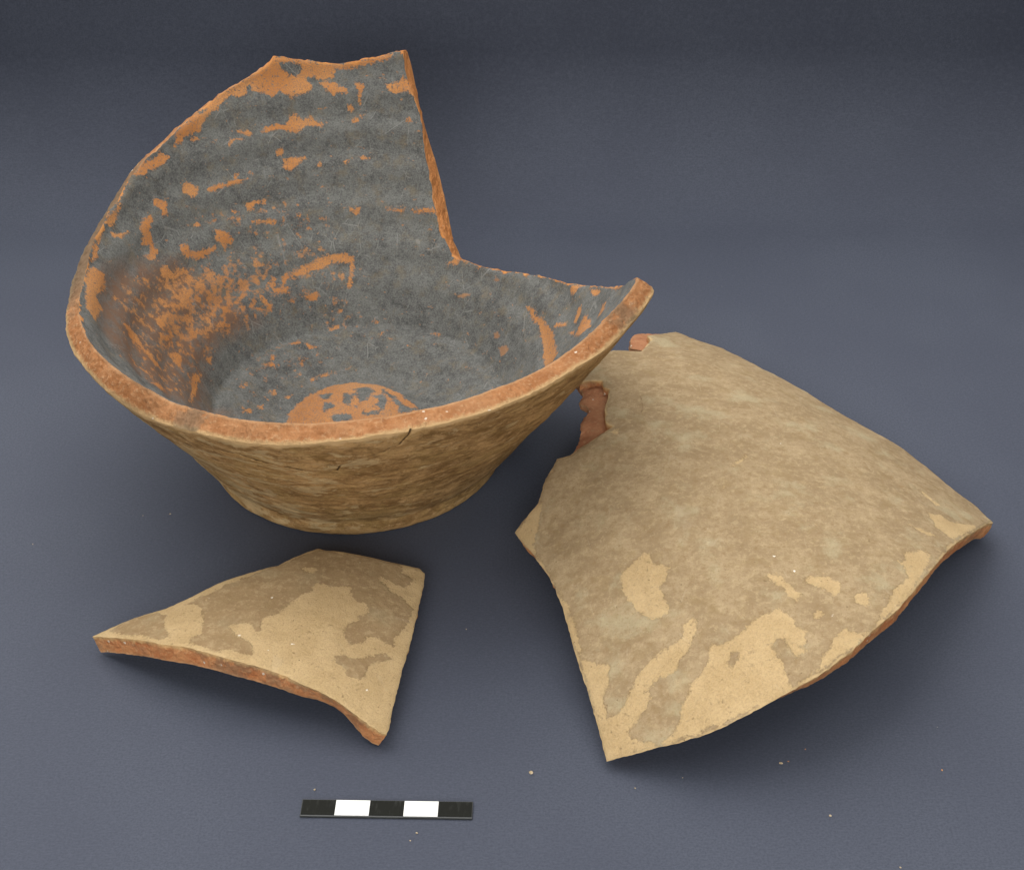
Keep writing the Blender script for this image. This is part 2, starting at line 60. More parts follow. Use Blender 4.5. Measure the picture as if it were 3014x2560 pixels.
 'SM': [[-3.8,5.6],[-3.47,5.19],[-3.12,4.71],[-2.84,4.12],[-2.42,3.49],[-1.71,2.93],[-0.83,2.49],[-0.03,1.83],[0.72,1.15],[1.32,0.95],[2.19,0.53],[2.21,0.24],[2.41,-0.23],[2.59,-0.99],[2.84,-1.8],[3.29,-2.81],[3.17,-3.07],[2.6,-3.33],[1.6,-3.72],[0.15,-4.24],[-1.15,-4.65],[-2.1,-5.0],[-2.67,-5.22],[-3.22,-5.47],[-3.63,-5.59],[-3.71,-5.38],[-3.77,-4.99],[-3.76,-4.57],[-3.71,-3.97],[-3.73,-3.37],[-3.83,-2.61],[-3.88,-1.84],[-4.01,-1.05],[-4.12,-0.24],[-4.14,0.51],[-4.19,1.31],[-4.25,2.27],[-4.15,3.32],[-4.0,4.65]],
 'SMX': [-7.629551729720362,-11.60641235986566,-9.78705085720794,1.1310429969292815,-0.1295892023862156,1.1455376603167213,0.019009329802232834],
 'SB': [[[-3.71,4.93],[-3.08,4.58],[-2.74,3.63],[-2.83,3.18],[-3.41,2.82],[-3.95,2.2],[-4.07,2.56],[-3.96,3.25],[-3.93,3.97]],[[-2.2,2.84],[-1.77,2.58],[-1.39,2.33],[-0.59,1.91],[0.56,1.19],[2.12,0.4],[2.26,-0.31],[2.65,-1.33],[2.96,-2.25],[2.6,-2.52],[2.53,-3.0],[2.0,-2.92],[1.89,-2.47],[1.93,-2.02],[1.67,-2.09],[1.47,-2.71],[1.43,-3.31],[1.26,-3.62],[0.52,-3.82],[-0.34,-3.87],[-0.66,-3.99],[-0.66,-3.43],[-0.81,-3.09],[-1.18,-3.17],[-1.57,-2.84],[-1.2,-2.45],[-0.93,-2.39],[-0.45,-2.56],[-0.3,-2.47],[0.1,-2.66],[0.39,-2.32],[0.31,-1.95],[0.73,-1.56],[0.49,-0.99],[0.36,-0.51],[-0.13,-0.59],[-0.65,-0.42],[-1.16,-0.32],[-1.67,-0.29],[-2.09,-0.01],[-2.58,-0.28],[-2.68,-0.18],[-2.49,0.16],[-2.63,0.69],[-2.84,0.72],[-3.08,0.32],[-3.16,0.06],[-3.2,-0.24],[-3.49,-0.63],[-3.65,-0.68],[-3.75,-0.33],[-3.76,0.08],[-4.09,0.4],[-4.0,0.88],[-3.98,1.39],[-3.82,1.5],[-3.55,1.26],[-2.86,1.67],[-2.25,2.17],[-2.14,2.47]],[[-2.28,-2.79],[-2.05,-3.0],[-2.07,-3.22],[-1.56,-3.61],[-1.11,-3.97],[-1.11,-4.18],[-1.59,-3.9],[-1.91,-3.78],[-2.35,-3.95],[-2.59,-3.85],[-2.66,-3.51],[-2.52,-3.22],[-2.51,-3.0]]],
 'SH': [[[0.84,0.28],[1.07,-0.01],[0.99,-0.2],[0.77,-0.05]]],
 'SW': [[-3.08,0.18],[-2.62,-1.47],[-2.75,-4.27],[-0.99,0.32]],
 'CRUMB': [[-12.28,-4.65,0.045],[-13.24,-4.73,0.025],[0.47,-16.96,0.085],[3.5,-17.58,0.03],[7.88,-16.68,0.07],[8.11,-16.59,0.025],[9.0,-18.66,0.05],[12.58,-16.99,0.035],[-5.85,-17.54,0.05],[-2.8,-19.16,0.045],[-2.97,-19.42,0.03],[-16.81,-6.27,0.03],[8.69,-16.12,0.03],[10.63,-20.5,0.035],[-1.55,-10.78,0.03],[4.92,-17.19,0.025]],
 'BAR': [[-6.17,-17.92],[-1.24,-18.1],[-1.21,-18.66],[-6.16,-18.54]],
 'ZK': [0.0,0.35,0.7,0.95,1.2,1.6,2.2,3.0,4.0,5.5,7.5,10.0,13.0,17.0],
 'RK': [5.5,5.56,5.64,5.79,6.02,6.32,6.7,7.19,7.9,8.94,10.22,11.75,13.5,15.8],
 'FR': [0.0,0.5,1.0,1.6,2.2,2.45,2.6,2.8,3.2,4.0,5.0,5.55],
 'FZ': [1.5,1.5,1.46,1.37,1.2,1.09,1.03,1.01,1.08,1.42,1.95,2.27],
}

# ------------------------------------------------------------------ numeric helpers
def pchip(x, X, Y):
    X = np.asarray(X, float); Y = np.asarray(Y, float)
    h = np.diff(X); d = np.diff(Y) / h
    m = np.zeros(len(X)); m[1:-1] = np.where(d[:-1] * d[1:] > 0, 2 * d[:-1] * d[1:] / (d[:-1] + d[1:] + 1e-12), 0); m[0] = d[0]; m[-1] = d[-1]
    x = np.clip(x, X[0], X[-1]); i = np.clip(np.searchsorted(X, x, side='right') - 1, 0, len(X) - 2)
    t = (x - X[i]) / h[i]
    return (2*t**3-3*t**2+1)*Y[i] + (t**3-2*t**2+t)*h[i]*m[i] + (-2*t**3+3*t**2)*Y[i+1] + (t**3-t**2)*h[i]*m[i+1]

def hash3(i, j, k, seed):
    h = (i * 374761393 + j * 668265263 + k * 2147483647 + seed * 1274126177) & 0xffffffff
    h = ((h ^ (h >> 13)) * 1274126177) & 0xffffffff
    h = h ^ (h >> 16)
    return (h & 0xffff) / 65535.0
def vnoise(P, freq, seed=0):
    """smooth value noise in -1..1 at points P (n,3)"""
    Q = np.asarray(P) * freq; I = np.floor(Q).astype(np.int64); f = Q - I; f = f * f * (3 - 2 * f)
    out = 0
    for a in (0, 1):
        for b in (0, 1):
            for c in (0, 1):
                w = (f[:, 0] if a else 1 - f[:, 0]) * (f[:, 1] if b else 1 - f[:, 1]) * (f[:, 2] if c else 1 - f[:, 2])
                out = out + w * hash3(I[:, 0] + a, I[:, 1] + b, I[:, 2] + c, seed)
    return out * 2 - 1
def fbm(P, freq, seed=0, octaves=3):
    s, a, n = 0, 1.0, 0
    for o in range(octaves):
        s = s + a * vnoise(P, freq * 2 ** o, seed + o); n += a; a *= .5
    return s / n
def sdf(P, poly, clip=.6):
    """signed distance, positive inside the polygon"""
    V = np.asarray(poly, float); out = np.full(len(P), -clip)
    lo = V.min(0) - clip; hi = V.max(0) + clip
    ix = np.where(((P >= lo) & (P <= hi)).all(1))[0]
    if not len(ix): return out
    Q = P[ix]; d2 = np.full(len(Q), 1e9); inside = np.zeros(len(Q), bool)
    for a, b in zip(V, np.roll(V, -1, 0)):
        e = b - a; w = Q - a
        t = np.clip((w @ e) / (e @ e + 1e-12), 0, 1); dd = w - t[:, None] * e
        d2 = np.minimum(d2, (dd * dd).sum(1))
        c = (a[1] > Q[:, 1]) != (b[1] > Q[:, 1])
        if abs(e[1]) > 1e-12: inside ^= c & (Q[:, 0] < a[0] + (Q[:, 1] - a[1]) * e[0] / e[1])
    d = np.sqrt(d2); out[ix] = np.clip(np.where(inside, d, -d), -clip, clip)
    return out
def line_dist(P, line, clip=.6):
    V = np.asarray(line, float); d2 = np.full(len(P), clip ** 2)
    for a, b in zip(V[:-1], V[1:]):
        e = b - a; w = P - a; t = np.clip((w @ e) / (e @ e), 0, 1); dd = w - t[:, None] * e
        d2 = np.minimum(d2, (dd * dd).sum(1))
    return np.sqrt(d2)
def union(P, polys):
    r = np.full(len(P), -.6)
    for p in polys: r = np.maximum(r, sdf(P, p))
    return r

# ------------------------------------------------------------------ object helpers
def tag(o, label=None, cat=None, group=None, kind=None):
    for k, v in (('label', label), ('category', cat), ('group', group), ('kind', kind)):
        if v: o[k] = v
    return o
def empty(name, loc):
    o = bpy.data.objects.new(name, None); col.objects.link(o); o.location = Vector(loc) * CM; o.empty_display_size = .02
    return o
def mesh_obj(name, V, faces, mat, parent=None, origin=(0, 0, 0), attrs=None, smooth=True):
    """V in centimetres; faces an (n,3|4) array or a list"""
    me = bpy.data.meshes.new(name)
    V = (np.asarray(V, float) - np.asarray(origin, float)) * CM
    faces = np.asarray(faces, np.int32); k = faces.shape[1]
    me.vertices.add(len(V)); me.vertices.foreach_set('co', V.astype(np.float32).ravel())
    me.loops.add(faces.size); me.loops.foreach_set('vertex_index', faces.ravel())
    me.polygons.add(len(faces)); me.polygons.foreach_set('loop_start', np.arange(0, faces.size, k, dtype=np.int32))
    me.polygons.foreach_set('loop_total', np.full(len(faces), k, np.int32))
    me.polygons.foreach_set('use_smooth', np.full(len(faces), smooth))
    me.update(calc_edges=True)
    for n, v in (attrs or {}).items():
        a = me.attributes.new(n, 'FLOAT', 'POINT'); a.data.foreach_set('value', np.asarray(v, np.float32))
    me.materials.append(mat)
    o = bpy.data.objects.new(name, me); col.objects.link(o)
    if parent is not None: o.parent = parent
    return o
def grid_faces(nr, nc, wrap=True, flip=False):
    r = np.arange(nr - 1)[:, None]; c = np.arange(nc if wrap else nc - 1)[None]
    c2 = (c + 1) % nc
    f = np.stack([r * nc + c, r * nc + c2, (r + 1) * nc + c2, (r + 1) * nc + c], -1).reshape(-1, 4)
    return f[:, ::-1] if flip else f

# ------------------------------------------------------------------ material helpers
class Mat:
    def __init__(s, name, rough=.9, spec=.2):
        s.m = bpy.data.materials.new(name); s.m.use_nodes = True; s.nt = s.m.node_tree; s.b = s.nt.nodes['Principled BSDF']
        s.b.inputs['Roughness'].default_value = rough; s.b.inputs['Specular IOR Level'].default_value = spec
        s.tc = s.nt.nodes.new('ShaderNodeTexCoord').outputs['Object']
    def n(s, t, **kw):
        x = s.nt.nodes.new(t)
        for k, v in kw.items(): setattr(x, k, v)
        return x
    def put(s, sock, v):
        if isinstance(v, bpy.types.NodeSocket): s.nt.links.new(v, sock)
        else: sock.default_value = v
    def math(s, op, a, b=0.0, c=None, clamp=False):
        x = s.n('ShaderNodeMath', operation=op, use_clamp=clamp); s.put(x.inputs[0], a); s.put(x.inputs[1], b)
        if c is not None: s.put(x.inputs[2], c)
        return x.outputs[0]
    def mapped(s, scale):
        x = s.n('ShaderNodeMapping'); s.nt.links.new(s.tc, x.inputs[0]); x.inputs['Scale'].default_value = scale
        return x.outputs[0]
    def noise(s, freq, detail=4, rough=.55, vec=None, dist=0):
        """freq in cycles per centimetre"""
        x = s.n('ShaderNodeTexNoise'); s.nt.links.new(vec or s.tc, x.inputs['Vector'])
        x.inputs['Scale'].default_value = freq * 100; x.inputs['Detail'].default_value = detail; x.inputs['Roughness'].default_value = rough; x.inputs['Distortion'].default_value = dist
        return x.outputs[0]
    def voro(s, freq, rnd=1.0, vec=None, feature='F1'):
        x = s.n('ShaderNodeTexVoronoi', feature=feature); s.nt.links.new(vec or s.tc, x.inputs['Vector']); x.inputs['Scale'].default_value = freq * 100; x.inputs['Randomness'].default_value = rnd
        return x.outputs[0], x.outputs[1]
    def attr(s, name):
        return s.n('ShaderNodeAttribute', attribute_name=name).outputs['Fac']
    def ramp(s, v, lo, hi, a=0.0, b=1.0):
        x = s.n('ShaderNodeMapRange', interpolation_type='SMOOTHSTEP'); s.put(x.inputs[0], v)
        for i, k in enumerate((lo, hi, a, b)): s.put(x.inputs[i + 1], k)
        return x.outputs[0]
    def mix(s, f, a, b):
        x = s.n('ShaderNodeMix', data_type='RGBA'); s.put(x.inputs[0], f)
        for i, v in ((6, a), (7, b)): s.put(x.inputs[i], v if isinstance(v, bpy.types.NodeSocket) else (*v, 1))
        return x.outputs[2]
    def base(s, c): s.put(s.b.inputs['Base Color'], c if isinstance(c, bpy.types.NodeSocket) else (*c, 1))
    def bump(s, *hs):
        prev = None
        for h, dist, st in hs:
            x = s.n('ShaderNodeBump'); s.put(x.inputs['Height'], h); x.inputs['Distance'].default_value = dist * CM; x.inputs['Strength'].default_value = st
            if prev is not None: s.nt.links.new(prev, x.inputs['Normal'])
            prev = x.outputs[0]
        s.nt.links.new(prev, s.b.inputs['Normal'])

def paper_material():
    m = Mat('grey_blue_paper', .72, .25)
    big = m.noise(.12, 3); mid = m.noise(1.2, 4); fine = m.noise(14, 3, .7); fib = m.noise(5, 3, .6, m.mapped((1, 4, 1)))
    c = m.mix(m.ramp(big, .35, .65), (0.0583, 0.0669, 0.0955), (0.0680, 0.0781, 0.1081))
    c = m.mix(m.math('MULTIPLY', m.ramp(fine, .35, .65), .80), c, (0.0444, 0.0521, 0.0740))
    c = m.mix(m.math('MULTIPLY', m.ramp(fib, .45, .75), .40), c, (0.0833, 0.0946, 0.1270))
    d, ccol = m.voro(.9)
    spk = m.math('MULTIPLY', m.ramp(d, .018, .008), m.ramp(m.noise(.7, 1), .56, .60))
    c = m.mix(spk, c, (.32, .30, .26))
    m.base(c); m.bump((fine, .006, .5), (mid, .02, .2)); return m.m

def interior_material():
    m = Mat('worn_grey_slip', .78, .3)
    fl = m.attr('flake'); mo = m.attr('mottle'); wa = m.attr('warm'); rim = m.attr('rim_distance'); fa = m.attr('faint')
    rag = m.noise(3.2, 6, .66); fine = m.noise(16, 4, .75); blot = m.noise(2.4, 6, .72); cloud = m.noise(.55, 4, .6); brush = m.noise(2.2, 6, .7, m.mapped((1, 1, 4.5))); big = m.noise(.5, 3); speck = m.noise(30, 2, .6)
    g = m.mix(m.ramp(blot, .33, .67), (.052, .053, .052), (.130, .132, .127))
    g = m.mix(m.math('MULTIPLY', m.ramp(cloud, .40, .66), .40), g, (.155, .158, .147))
    g = m.mix(m.math('MULTIPLY', m.ramp(brush, .46, .30), .5), g, (.062, .062, .058))
    g = m.mix(m.math('MULTIPLY', m.ramp(brush, .56, .72), .35), g, (.20, .20, .185))
    g = m.mix(m.math('MULTIPLY', m.ramp(fine, .42, .72), .60), g, (.22, .222, .205))
    g = m.mix(m.math('MULTIPLY', m.ramp(fine, .48, .30), .75), g, (.048, .050, .046))
    g = m.mix(m.math('MULTIPLY', m.ramp(m.noise(1.6, 5, .7), .50, .68), .42), g, (.165, .128, .075))
    g = m.mix(m.math('MULTIPLY', wa, m.ramp(m.noise(1.7, 6, .72), .36, .60, .25, .95)), g, (.165, .092, .056))
    hair = m.voro(1.3, 1.0, m.mapped((1, 1, .35)), 'DISTANCE_TO_EDGE')[0]
    g = m.mix(m.math('MULTIPLY', m.math('MULTIPLY', m.ramp(hair, .02, .008), m.ramp(m.noise(.9, 3), .56, .62)), .35), g, (.30, .30, .28))
    o = m.mix(m.ramp(big, .35, .65), (.48, .198, .054), (.54, .252, .084))
    o = m.mix(m.math('MULTIPLY', m.ramp(fine, .4, .65), .35), o, (.42, .14, .035))
    o = m.mix(m.math('MULTIPLY', m.ramp(speck, .62, .70), .35), o, (.22, .10, .045))
    rag2 = m.noise(11, 4, .65)
    e = m.math('ADD', m.math('ADD', fl, m.math('MULTIPLY', m.math('SUBTRACT', rag, .5), .46)), m.math('MULTIPLY_ADD', m.math('SUBTRACT', rag2, .5), .42, .004))
    f1 = m.ramp(e, -.045, .055)
    f1 = m.math('MULTIPLY', f1, m.math('MULTIPLY', m.ramp(m.noise(7, 5, .7), .66, .57), m.ramp(m.noise(20, 3, .7), .66, .42, .45, 1.0)))
    # mottled loss: noise against density
    nn = m.math('MULTIPLY_ADD', m.noise(3.0, 6, .68), 1.0, m.math('MULTIPLY', m.math('SUBTRACT', m.noise(9, 3, .6), .5), .25))
    thr = m.math('MULTIPLY_ADD', mo, -.30, .71)
    f2 = m.math('MULTIPLY', m.ramp(m.math('SUBTRACT', nn, thr), -.05, .08), m.ramp(m.noise(18, 3, .7), .64, .44, .35, 1.0))
    f2 = m.math('MULTIPLY', f2, m.ramp(mo, .02, .2))
    # stray specks everywhere
    f3 = m.math('MULTIPLY', m.ramp(m.noise(2.9, 6, .70, m.mapped((1, 1, 2.0))), .625, .69), .62)
    f4 = m.ramp(m.math('ADD', rim, m.math('MULTIPLY', m.math('SUBTRACT', m.noise(2.2, 5, .6), .5), .8)), .05, -.01)
    f5 = m.math('MULTIPLY', m.ramp(m.math('ADD', fa, m.math('MULTIPLY', m.math('SUBTRACT', rag, .5), .5)), -.03, .06), .45)
    f = m.math('MAXIMUM', m.math('MAXIMUM', f1, m.math('MULTIPLY', f2, .9)), m.math('MAXIMUM', m.math('MAXIMUM', f3, f4), f5))
    c = m.mix(f, g, o)
    c = m.mix(m.math('MULTIPLY', m.ramp(m.voro(2.2)[0], .05, .02), .8), c, (.035, .035, .03))
    m.base(c)
    m.bump((m.math('SUBTRACT', 1.0, f), .02, .6), (fine, .02, .45), (blot, .05, .35)); return m.m

def exterior_material():
    m = Mat('streaked_brown_slip', .88, .2)
    rim = m.attr('rim_distance'); cr = m.attr('crack'); h = m.attr('height'); side = m.attr('side')
    warp = m.noise(.35, 3, .5)
    st = m.noise(.75, 7, .68, m.mapped((1, 1, 1.9)), .9); st2 = m.noise(2.4, 6, .72, m.mapped((1, 1, 1.6)), .6); st3 = m.noise(1.2, 7, .74, m.mapped((1, 1, 1.8)), 1.2)
    fine = m.noise(13, 4, .75); blot = m.noise(.6, 6, .65, None, .5)
    c = m.mix(m.ramp(st, .37, .63), (0.213, 0.115, 0.039), (0.473, 0.287, 0.121))
    c = m.mix(m.math('MULTIPLY', m.ramp(blot, .46, .62), .55), c, (0.406, 0.263, 0.101))
    c = m.mix(m.math('MULTIPLY', m.ramp(st2, .53, .66), .65), c, (0.582, 0.385, 0.193))
    c = m.mix(m.math('MULTIPLY', m.ramp(st2, .46, .33), .55), c, (0.156, 0.085, 0.030))
    c = m.mix(m.math('MULTIPLY', m.ramp(st3, .52, .62), .60), c, (0.177, 0.099, 0.030))
    c = m.mix(m.math('MULTIPLY', m.ramp(fine, .48, .28), .55), c, (0.135, 0.075, 0.029))
    c = m.mix(m.math('MULTIPLY', m.ramp(fine, .56, .74), .25), c, (0.478, 0.338, 0.193))
    pale = m.math('MULTIPLY', m.ramp(m.math('ADD', m.noise(.8, 7, .66, m.mapped((1, 1, 2.2)), .5), m.math('MULTIPLY', side, .13)), .595, .655), .55)
    c = m.mix(pale, c, (0.541, 0.404, 0.216))
    lip = m.ramp(m.math('ADD', rim, m.math('MULTIPLY', m.math('SUBTRACT', m.noise(2.0, 5, .65), .5), .45)), .20, .06)
    c = m.mix(m.math('MULTIPLY', lip, .85), c, (0.541, 0.357, 0.175))
    foot = m.ramp(m.math('ADD', h, m.math('MULTIPLY', m.math('SUBTRACT', m.noise(1.5, 4), .5), .7)), .40, .05)
    c = m.mix(m.math('MULTIPLY', foot, .45), c, (0.458, 0.291, 0.129))
    ck = m.ramp(m.math('ADD', cr, m.math('MULTIPLY', m.math('SUBTRACT', m.noise(6, 3), .5), .06)), .05, .015)
    c = m.mix(m.math('MULTIPLY', ck, .85), c, (0.036, 0.017, 0.007))
    c = m.mix(m.math('MULTIPLY', m.ramp(m.voro(3.2)[0], .06, .03), m.ramp(m.noise(.8, 2), .5, .6)), c, (0.572, 0.451, 0.331))
    m.base(c); m.bump((fine, .03, .7), (st2, .07, .7), (st3, .06, .6), (m.math('SUBTRACT', 1.0, ck), .05, .8)); return m.m

def break_material(name, deep, mid, pale, slip):
    """fresh clay of a broken edge: 'across' runs 0 at the inner face to 1 at the outer face"""
    m = Mat(name, .95, .12)
    ac = m.attr('across'); di = m.attr('dirt')
    n1 = m.noise(1.6, 5, .6); n2 = m.noise(7, 5, .7); n3 = m.noise(22, 3, .7)
    c = m.mix(m.ramp(n1, .35, .65), deep, mid)
    c = m.mix(m.math('MULTIPLY', m.ramp(n2, .5, .68), .6), c, pale)
    c = m.mix(m.math('MULTIPLY', m.ramp(n2, .42, .3), .30), c, tuple(x * .6 for x in deep))
    c = m.mix(m.math('MULTIPLY', m.ramp(m.noise(.45, 4, .6), .48, .62), .30), c, tuple(.5 * (x + y) for x, y in zip(pale, mid)))
    aw = m.math('ADD', ac, m.math('MULTIPLY', m.math('SUBTRACT', n2, .5), .3))
    c = m.mix(m.math('MULTIPLY', m.ramp(aw, .72, .97), .75), c, slip)
    c = m.mix(m.math('MULTIPLY', m.ramp(aw, .14, .02), .5), c, pale)
    dm = m.math('MULTIPLY', m.ramp(m.math('ADD', m.noise(1.9, 5, .65), m.math('MULTIPLY', di, .35)), .62, .72), di)
    c = m.mix(m.math('MULTIPLY', dm, .8), c, (.16, .125, .085))
    d, _ = m.voro(2.2); c = m.mix(m.math('MULTIPLY', m.ramp(m.math('ADD', d, m.math('MULTIPLY', m.math('SUBTRACT', n3, .5), .10)), .12, .07), m.ramp(m.noise(1.1, 2), .48, .54)), c, (.68, .60, .49))
    d2, _ = m.voro(3.7); c = m.mix(m.math('MULTIPLY', m.ramp(d2, .06, .035), m.ramp(m.noise(1.1, 2), .52, .58)), c, (.09, .05, .03))
    c = m.mix(m.math('MULTIPLY', m.attr('fresh'), m.ramp(n2, .3, .6, .55, .95)), c, (.53, .215, .070))
    m.base(c); m.bump((n3, .03, .8), (n2, .09, .9), (n1, .08, .4)); return m.m

def sherd_material(name, brown_a, brown_b, grey_k):
    m = Mat(name, .9, .18)
    pa = m.attr('pale'); ed = m.attr('edge'); wh = m.attr('chip'); cr = m.attr('crack')
    rag = m.noise(3.0, 6, .66); fine = m.noise(15, 4, .75); blot = m.noise(1.0, 5, .62); mid = m.noise(4.5, 5, .7); spk = m.noise(26, 2, .6)
    b = m.mix(m.ramp(blot, .33, .67), brown_a, brown_b)
    b = m.mix(m.math('MULTIPLY', m.ramp(mid, .48, .68), .5), b, (.48, .37, .215))
    b = m.mix(m.math('MULTIPLY', m.ramp(mid, .48, .32), .65), b, (.25, .165, .078))
    b = m.mix(m.math('MULTIPLY', m.ramp(m.noise(1.9, 6, .7), .50, .64), .5), b, (.27, .19, .095))
    b = m.mix(m.math('MULTIPLY', m.ramp(m.noise(.7, 4, .6), .52, .70), grey_k), b, (.42, .375, .24))
    b = m.mix(m.math('MULTIPLY', m.ramp(m.noise(8, 4, .7, m.mapped((1, 2.2, 1))), .60, .72), .35), b, (.56, .48, .33))
    b = m.mix(m.math('MULTIPLY', m.ramp(fine, .5, .34), .6), b, (.26, .185, .095))
    p = m.mix(m.ramp(blot, .35, .65), (.455, .325, .165), (.515, .375, .200))
    p = m.mix(m.math('MULTIPLY', m.ramp(fine, .45, .68), .3), p, (.58, .44, .26))
    p = m.mix(m.math('MULTIPLY', m.ramp(spk, .63, .70), .45), p, (.30, .19, .085))
    d, _ = m.voro(3.0); p = m.mix(m.math('MULTIPLY', m.ramp(d, .085, .05), m.ramp(m.noise(1.2, 2), .45, .55)), p, (.20, .14, .075))
    e = m.math('ADD', m.math('ADD', pa, m.math('MULTIPLY', m.math('SUBTRACT', rag, .5), .42)), m.math('MULTIPLY_ADD', m.math('SUBTRACT', m.noise(10, 4, .65), .5), .30, .0))
    f = m.ramp(e, -.030, .035)
    f = m.math('MULTIPLY', f, m.math('MULTIPLY', m.ramp(m.noise(6, 5, .7), .70, .60), m.ramp(m.noise(19, 3, .7), .68, .45, .6, 1.0)))
    f = m.math('MAXIMUM', f, m.math('MULTIPLY', m.ramp(m.noise(2.6, 5, .6), .70, .73), .7))
    worn = m.ramp(m.math('ADD', ed, m.math('MULTIPLY', m.math('SUBTRACT', m.noise(2.4, 5, .6), .5), .45)), .09, .01)
    f = m.math('MAXIMUM', f, m.math('MULTIPLY', worn, .85))
    c = m.mix(f, b, p)
    d3, _ = m.voro(1.3); c = m.mix(m.math('MULTIPLY', m.ramp(d3, .04, .025), m.ramp(m.noise(.9, 2), .54, .62)), c, (.74, .70, .60))
    pit, _ = m.voro(4.0); pits = m.math('MULTIPLY', m.ramp(pit, .13, .05), m.ramp(m.noise(1.5, 3), .54, .62))
    c = m.mix(m.math('MULTIPLY', pits, .55), c, (.17, .11, .055))
    hair = m.voro(.9, 1.0, m.mapped((1, .3, 1)), 'DISTANCE_TO_EDGE')[0]
    c = m.mix(m.math('MULTIPLY', m.math('MULTIPLY', m.ramp(hair, .022, .008), m.ramp(m.noise(.8, 3), .57, .66)), .13), c, (.55, .47, .34))
    c = m.mix(m.ramp(m.math('ADD', wh, m.math('MULTIPLY', m.math('SUBTRACT', fine, .5), .12)), .055, .03), c, (.84, .80, .72))
    ck = m.ramp(m.math('ADD', cr, m.math('MULTIPLY', m.math('SUBTRACT', m.noise(6, 3), .5), .05)), .035, .005)
    c = m.mix(m.math('MULTIPLY', ck, .6), c, (.12, .07, .03))
    m.base(c); m.bump((m.math('SUBTRACT', 1.0, f), .03, .7), (fine, .03, .6), (mid, .06, .45), (m.math('SUBTRACT', 1.0, pits), .04, .6)); return m.m

def plastic(name, c, rough, spec=.5, wear=0.0):
    m = Mat(name, rough, spec)
    n = m.noise(9, 4, .6, m.mapped((1, .25, 1)))
    cc = m.mix(m.math('MULTIPLY', m.ramp(n, .5, .75), wear), c, tuple(min(1, x + .05) for x in c))
    m.base(cc); m.put(m.b.inputs['Roughness'], m.math('MULTIPLY_ADD', n, .2, rough - .1)); m.bump((n, .004, .3)); return m.m

M_PAPER = paper_material()
M_IN = interior_material(); M_EX = exterior_material()
M_RIM = break_material('orange_clay_break', (.315, .135, .054), (.415, .195, .084), (.52, .325, .18), (.50, .355, .18))
M_RED = break_material('red_clay_break', (.43, .165, .066), (.53, .245, .105), (.58, .35, .18), (.56, .39, .18))
M_DULL = break_material('dull_brown_break', (.36, .155, .080), (.44, .21, .11), (.48, .29, .16), (.44, .29, .16))
M_BIG = sherd_material('flaking_buff_slip', (.275, .197, .112), (.355, .265, .157), .5)
M_SMALL = sherd_material('peeling_brown_slip', (.265, .178, .092), (.325, .228, .124), .2)
M_INNER = break_material('reddish_inner_face', (.30, .12, .05), (.36, .15, .06), (.42, .22, .1), (.36, .15, .06))
M_CRUMB = Mat('clay_crumb', .95, .1); M_CRUMB.base(M_CRUMB.mix(M_CRUMB.ramp(M_CRUMB.noise(20, 2), .4, .6), (.36, .28, .17), (.50, .44, .34)))
M_CRUMB2 = Mat('orange_crumb', .95, .1); M_CRUMB2.base(M_CRUMB2.mix(M_CRUMB2.ramp(M_CRUMB2.noise(20, 2), .4, .6), (.44, .20, .08), (.55, .32, .16)))
M_BLACK = plastic('black_gloss_print', (.010, .011, .009), .6, .10, .3)
M_WHITE = plastic('white_gloss_print', (.83, .85, .85), .4, .5, 0)
M_CLEAR = plastic('smoky_plastic_strip', (.03, .034, .034), .35, .4, .3)

# ------------------------------------------------------------------ backdrop: a sheet of paper sweeping up behind
def backdrop():
    y0, y1, R = -75.0, BD_Y, BD_R
    prof = [(y, 0.0) for y in np.linspace(y0, y1, 90)]
    prof += [(y1 + R * math.sin(a), R * (1 - math.cos(a))) for a in np.linspace(0, BD_A, 60)[1:]]
    ye, ze = prof[-1]
    prof += [(ye + t * math.cos(BD_A), ze + t * math.sin(BD_A)) for t in np.linspace(0, 9, 12)[1:]]
    X = np.linspace(-115, 115, 150)
    V = np.array([(x, y, z) for y, z in prof for x in X])
    V[:, 2] += .0 + np.where(V[:, 1] > 12, .12 * vnoise(V, .05, 5) * np.clip((V[:, 1] - 12) / 10, 0, 1), 0)
    o = mesh_obj('paper_backdrop', V, grid_faces(len(prof), len(X), wrap=False), M_PAPER)
    tag(o, 'dark blue grey paper sheet curving up behind the pottery', 'backdrop', kind='structure')
BD_Y, BD_R, BD_A = 15.8, 6.6, math.radians(87)
backdrop()

# ------------------------------------------------------------------ bowl
CCX, CCY, BZ = -5.82, -.49, .015
SW = np.linspace(2.05, 16, 300)
def axis_x(z): return CCX + .08 * np.clip(z, 0, 3)
def thick(s): return np.interp(s, [0, 2, 4, 8], [1.0, .95, .85, .78])
def out_rz(s): return pchip(s, D['ZK'], D['RK']), s
def wall_normal(s):
    dr = (pchip(s + .02, D['ZK'], D['RK']) - pchip(s - .02, D['ZK'], D['RK'])) / .04
    n = np.sqrt(1 + dr ** 2); return -1 / n, dr / n          # (radial, up), pointing into the bowl
def in_rz(s):
    nr, nz = wall_normal(s); t = thick(s); return pchip(s, D['ZK'], D['RK']) + nr * t, s + nz * t
iw = in_rz(SW); IR = np.r_[D['FR'], iw[0]]; IZ = np.r_[D['FZ'], iw[1]]
ARC = np.r_[0, np.cumsum(np.hypot(np.diff(IR), np.diff(IZ)))]
def xyz(r, th, z): return np.stack([axis_x(z) + r * np.cos(th), CCY + r * np.sin(th), z + BZ], -1)

